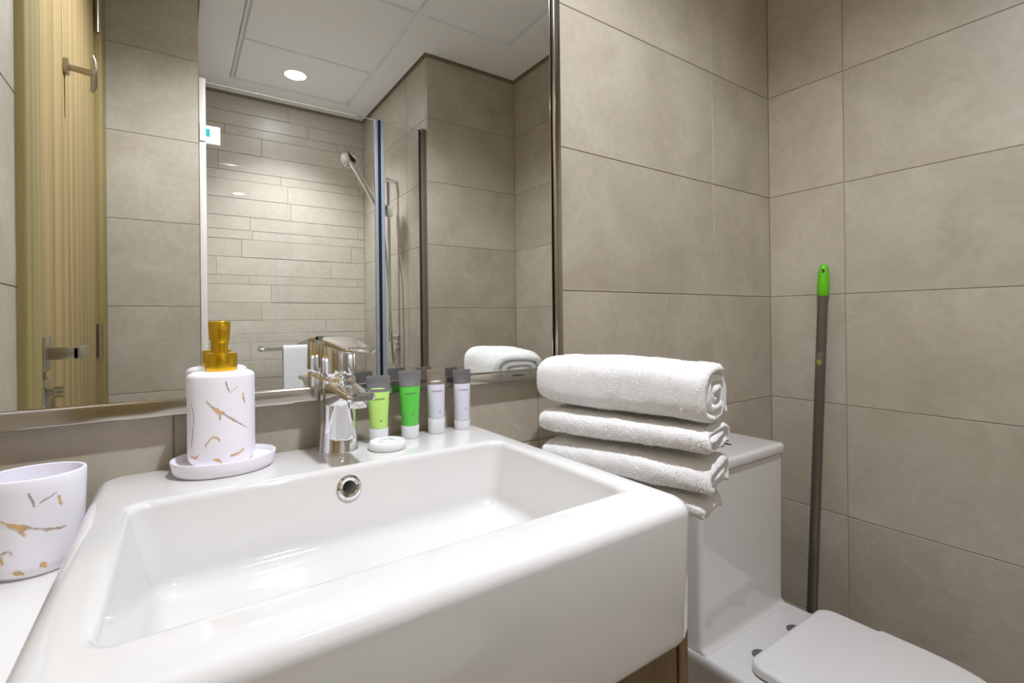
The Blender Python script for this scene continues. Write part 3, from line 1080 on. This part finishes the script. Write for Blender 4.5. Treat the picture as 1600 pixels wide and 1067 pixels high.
loft(bm, [ell(acx, ay / 2, a, a, z_, 32) for z_, a in ((.827, .022), (.8295, .022), (.8305, .020), (.8305, .01))])
link('flush_button', bm, 'chrome', lid)

def oval_back(x0, x1, yb, yf, rb, z, n=10, m=24, step=None):
    """D shape: square-ish back with rounded corners, round front"""
    cxx, hxx = (x0 + x1) / 2, (x1 - x0) / 2
    ys = yf + hxx * 1.15
    pts = []
    if step:
        pts += [Vector((x1, step[0] - .004, z)), Vector((x1, step[0], z)), Vector((x1 - step[1] * .4, step[0] + .003, z)), Vector((x1 - step[1], step[0] + .005, z))]
        x1 -= step[1]; x0 += step[1]
    for i in range(n + 1):           # right back corner
        a = PI / 2 * i / n
        pts.append(Vector((x1 - rb + rb * math.cos(a), yb - rb + rb * math.sin(a), z)))
    for i in range(n + 1):
        a = PI / 2 + PI / 2 * i / n
        pts.append(Vector((x0 + rb + rb * math.cos(a), yb - rb + rb * math.sin(a), z)))
    if step:
        pts += [Vector((x0, step[0] + .005, z)), Vector((x0 - step[1] * .6, step[0] + .003, z)), Vector((x0 - step[1], step[0], z)), Vector((x0 - step[1], step[0] - .004, z))]
    for i in range(m + 1):
        a = PI + PI * i / m
        c_, s_ = math.cos(a), math.sin(a)
        pts.append(Vector((cxx + hxx * c_, ys + (ys - yf) * math.copysign(abs(s_) ** .9, s_), z)))
    return pts
# bowl with its deck
bm = bmesh.new()
rs = []
for z_, dx, df, db in ((0, .075, .16, .0), (.02, .07, .155, 0), (.12, .075, .15, 0), (.22, .072, .11, 0), (.30, .05, .055, 0), (.36, .022, .016, 0), (.395, .006, .003, 0), (.415, .0, 0, 0), (.424, .001, .001, .001), (.4285, .005, .005, .004), (.430, .012, .012, .012)):
    rs.append(oval_back(.905 + dx, 1.252 - dx, -.004 - db, -.615 + df, .02, z_))
loft(bm, rs)
link('bowl', bm, 'ceramic', to, angle=60)
# closed seat and lid
bm = bmesh.new()
rs = []
for z_, d_ in ((.4335, .004), (.436, .0), (.4475, .0), (.4515, .0015), (.4535, .005), (.4542, .012)):
    rs.append(oval_back(.925 + d_, 1.2665 - d_, -.232 - d_, -.622 + d_, .030, z_, step=(-.352, .0085)))
loft(bm, rs)
link('seat_lid', bm, 'ceramic_seat', to, angle=50)
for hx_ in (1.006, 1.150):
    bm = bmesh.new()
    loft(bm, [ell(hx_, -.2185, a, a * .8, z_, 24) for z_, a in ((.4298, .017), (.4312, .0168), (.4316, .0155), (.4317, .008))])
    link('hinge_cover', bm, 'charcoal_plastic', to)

# ------------------------------------------------------------------ broom pole in the corner
def on_pole(z):
    t = (1.283 - z) / 1.283
    return Vector((XR - .0145 - .040 * t, -.156 + .038 * t, z))
bp_ = thing('broom_pole', 'grey metal broom pole with green grip leaning in the corner', 'broom', tuple(on_pole(0)))
bm = bmesh.new()
tube(bm, [on_pole(z_) for z_ in (0.001, .02, .6, 1.10, 1.205)], .0125, 20)
pol = link('pole', bm, 'pole', bp_)
bm = bmesh.new()
tube(bm, [on_pole(z_) for z_ in (1.196, 1.198, 1.225, 1.255, 1.272, 1.280, 1.284)], [.0128, .0142, .0145, .0135, .0112, .0085, .004], 24)
gr = link('grip', bm, 'grip_green', bp_)
c0 = on_pole(1.264)
bm = bmesh.new()
dv = (CAM - c0); dv.z = 0; dv.normalize()
uu = Vector((-dv.y, dv.x, 0))
bm = bmesh.new()
loft(bm, [[c0 + dv * k_ + uu * (math.cos(2 * PI * i / 20) * .0036 - .001) + Vector((0, 0, math.sin(2 * PI * i / 20) * .0058)) for i in range(20)] for k_ in (-.03, .03)])
bore(gr, bm)
def pole_patch(z0, z1, mat, name, half=1.0):
    bm = bmesh.new()
    P0 = []
    for z_ in (z0, z1):
        c_ = on_pole(z_)
        ang0 = math.atan2(dv.y, dv.x)
        P0.append([bm.verts.new(c_ + Vector((math.cos(ang0 + q), math.sin(ang0 + q), 0)) * .0129) for q in [half * (i / 8 * 2 - 1) - .35 for i in range(9)]])
    for i in range(8):
        bm.faces.new((P0[0][i], P0[0][i + 1], P0[1][i + 1], P0[1][i]))
    link(name, bm, mat, pol)
pole_patch(1.022, 1.042, 'sticker_red', 'sticker', .7)
pole_patch(1.008, 1.021, 'sticker_yellow', 'sticker', .5)

# ------------------------------------------------------------------ shower screen
GY = YF - .03
sd = thing('shower_door', 'clear glass shower door with hinge plate and vertical seal', 'shower door', (.42, GY, 0))
bx('glass_pane', (.094, .742, GY - .004, GY + .004, .02, 2.045), 'glass', sd, smooth=False)
bx('wall_profile', (.0715, .093, GY - .012, GY + .03, .0, 2.046), 'profile_white', sd, bev=.002)
bx('edge_seal', (.738, .752, GY - .006, GY + .007, .02, 2.047), 'seal', sd, bev=.002)
bx('magnet_strip', (.7525, .7585, GY - .005, GY + .006, .02, 2.047), 'black', sd)
for zc in (1.845, .35):
    h = bx('hinge_plate', (.092, .140, GY + .004, GY + .012, zc - .034, zc + .034), 'hinge_reflection', sd, bev=.002)
    bx('hinge_glass_cut', (.088, .106, GY + .0125, GY + .0135, zc - .008, zc + .02), 'teal', h)
    bx('hinge_wall_plate', (.073, .092, GY + .03, GY + .036, zc - .034, zc + .034), 'hinge_reflection', h, bev=.0015)
fp = thing('shower_side_panel', 'narrow fixed glass shower panel with dark wall post', 'shower panel', (.87, GY, 0))
bx('glass_pane', (.772, .958, GY - .004, GY + .004, .02, 2.045), 'glass', fp, smooth=False)
bx('edge_seal', (.766, .782, GY - .006, GY + .007, .02, 2.047), 'seal', fp, bev=.002)
bx('magnet_strip', (.7605, .7655, GY - .005, GY + .006, .02, 2.047), 'black', fp)
bx('wall_post', (.957, .9805, GY - .014, GY + .02, .0, 2.047), 'steel_dark', fp, bev=.002)
bx('post_gasket', (.9535, .957, GY - .006, GY + .008, .02, 2.045), 'black', fp)
# towel rail on the glass door with a hand towel
rl = thing('towel_rail', 'slim chrome towel rail on the glass shower door', 'towel rail', (.39, GY + .05, 1.03))
ry = GY + .055
bm = bmesh.new()
tube(bm, smooth_path([(.268, GY + .0085, 1.034), (.268, ry - .006, 1.034), (.276, ry, 1.034), (.39, ry, 1.034), (.50, ry, 1.034), (.508, ry - .006, 1.034), (.508, GY + .0085, 1.034)], 5), .0065, 12)
link('rail', bm, 'chrome', rl)
for x_ in (.268, .508):
    bm = bmesh.new()
    tube(bm, [(x_, GY + .0042, 1.034), (x_, GY + .010, 1.034)], .012, 20)
    link('mount', bm, 'chrome', rl)
ht = thing('hand_towel', 'white hand towel hung over the chrome rail', 'towel', (.40, ry, .68))
bm = bmesh.new()
prof = []
for i in range(13):
    prof.append((.0115, .70 + (1.034 - .70) * i / 12))
for i in range(1, 8):
    a = PI * i / 8
    prof.append((.0115 * math.cos(a), 1.034 + .0115 * math.sin(a)))
for i in range(11):
    prof.append((-.0115, 1.034 - (1.034 - .74) * i / 10))
cols = 18
G = []
for j in range(cols + 1):
    x_ = .342 + .120 * j / cols
    row = []
    for k_, (yy, zz) in enumerate(prof):
        wv = .0022 * math.sin(j * .9) * min(1, abs(1.04 - zz) * 6)
        row.append((x_ , ry + yy * 1.0 + wv, zz))
    G.append(row)
top = [[bm.verts.new(p) for p in r] for r in G]
for a, b in zip(top, top[1:]):
    for i in range(len(prof) - 1):
        bm.faces.new((a[i], a[i + 1], b[i + 1], b[i]))
hto = link('towel_cloth', bm, 'towel_flat', ht, angle=None)
sm = hto.modifiers.new('thick', 'SOLIDIFY')
sm.thickness = .004
sm.offset = 0

# ------------------------------------------------------------------ hand shower on its rail
hs_ = thing('hand_shower_set', 'chrome hand shower on slide rail with hose in the shower', 'shower', (.95, -1.77, 1.0))
bxx, byy = .935, -1.765
bm = bmesh.new()
tube(bm, [(bxx, byy, 1.03), (bxx, byy, 1.90)], .0095, 16)
link('slide_rail', bm, 'chrome', hs_)
for zc in (1.05, 1.888):
    bm = bmesh.new()
    tube(bm, [(bxx - .012, byy, zc), (SX1 - .001, byy, zc)], .0125, 16)
    link('rail_bracket', bm, 'chrome', hs_)
hz = 1.725
sl = bx('slider', (bxx - .028, bxx + .018, byy - .018, byy + .018, hz - .032, hz + .028), 'chrome', hs_, bev=.006, seg=3)
p0 = Vector((bxx - .035, byy - .012, hz - .02)); p1 = Vector((.752, -1.80, 1.965))
bm = bmesh.new()
tube(bm, [p0, p0.lerp(p1, .1), p0.lerp(p1, .5), p0.lerp(p1, .85), p1], [.010, .0125, .0125, .014, .016], 16)
hd = link('handle', bm, 'chrome', hs_)
bm = bmesh.new()
dirh = Vector((-.55, .62, -.55)).normalized()
c_ = p1 + Vector((-.012, 0, .014))
tube(bm, [c_ - dirh * .022, c_ - dirh * .018, c_ - dirh * .004, c_ + dirh * .010, c_ + dirh * .014], [.014, .030, .040, .041, .036], 28)
link('spray_head', bm, 'chrome', hd)
bm = bmesh.new()
tube(bm, smooth_path([p0, p0 + Vector((.008, 0, -.06)), (bxx - .03, byy + .03, 1.50), (bxx - .02, byy + .045, 1.30), (bxx - .012, byy + .05, 1.12), (bxx + .005, byy + .035, .93), (bxx + .03, byy + .012, .90), (SX1 - .02, byy, .96), (SX1 - .006, byy, 1.0)], 8), .007, 10)
link('hose', bm, 'chrome', hs_)
bm = bmesh.new()
tube(bm, [(SX1 - .001, byy, 1.0), (SX1 - .02, byy, 1.0)], .02, 20)
link('wall_outlet', bm, 'chrome', hs_)

# ------------------------------------------------------------------ downlights
def downlight(x, y, power, label, warm=LAMP_COLOR, end=''):
    o = thing('downlight' + end, label, 'ceiling light', (x, y, ZC - .004), 'recessed ceiling downlights')
    bm = bmesh.new()
    loft(bm, [ell(x, y, a, a, ZC + h, 40) for h, a in ((.003, .060), (-.0025, .060), (-.004, .057), (-.003, .050), (-.0015, .049))], False, False)
    link('trim_ring', bm, 'ceiling', o)
    bm = bmesh.new()
    vs_ = [bm.verts.new(p) for p in ell(x, y, .0495, .0495, ZC - .002, 40)]
    bm.faces.new(list(reversed(vs_)))
    mt = emit_material('downlight_lens', warm + (1,), power[0])
    M['lens'] = mt
    link('lens' + end, bm, 'lens', o, smooth=False, recalc=False)
    ld = bpy.data.lights.new('downlight_beam' + end, 'SPOT')
    ld.energy = power[1]
    ld.color = warm
    ld.spot_size = math.radians(power[2])
    ld.spot_blend = power[3]
    ld.shadow_soft_size = 0.035
    lo = bpy.data.objects.new('downlight_beam' + end, ld)
    C.objects.link(lo)
    lo.parent = o
    lo.location = (0, 0, -.002)
downlight(.36, -.655, LAMP_MAIN, 'round recessed downlight over the washbasin', end='_offscreen')   # its image shows in the shower glass
downlight(.507, -1.918, LAMP_SHOWER, 'round recessed downlight over the shower')
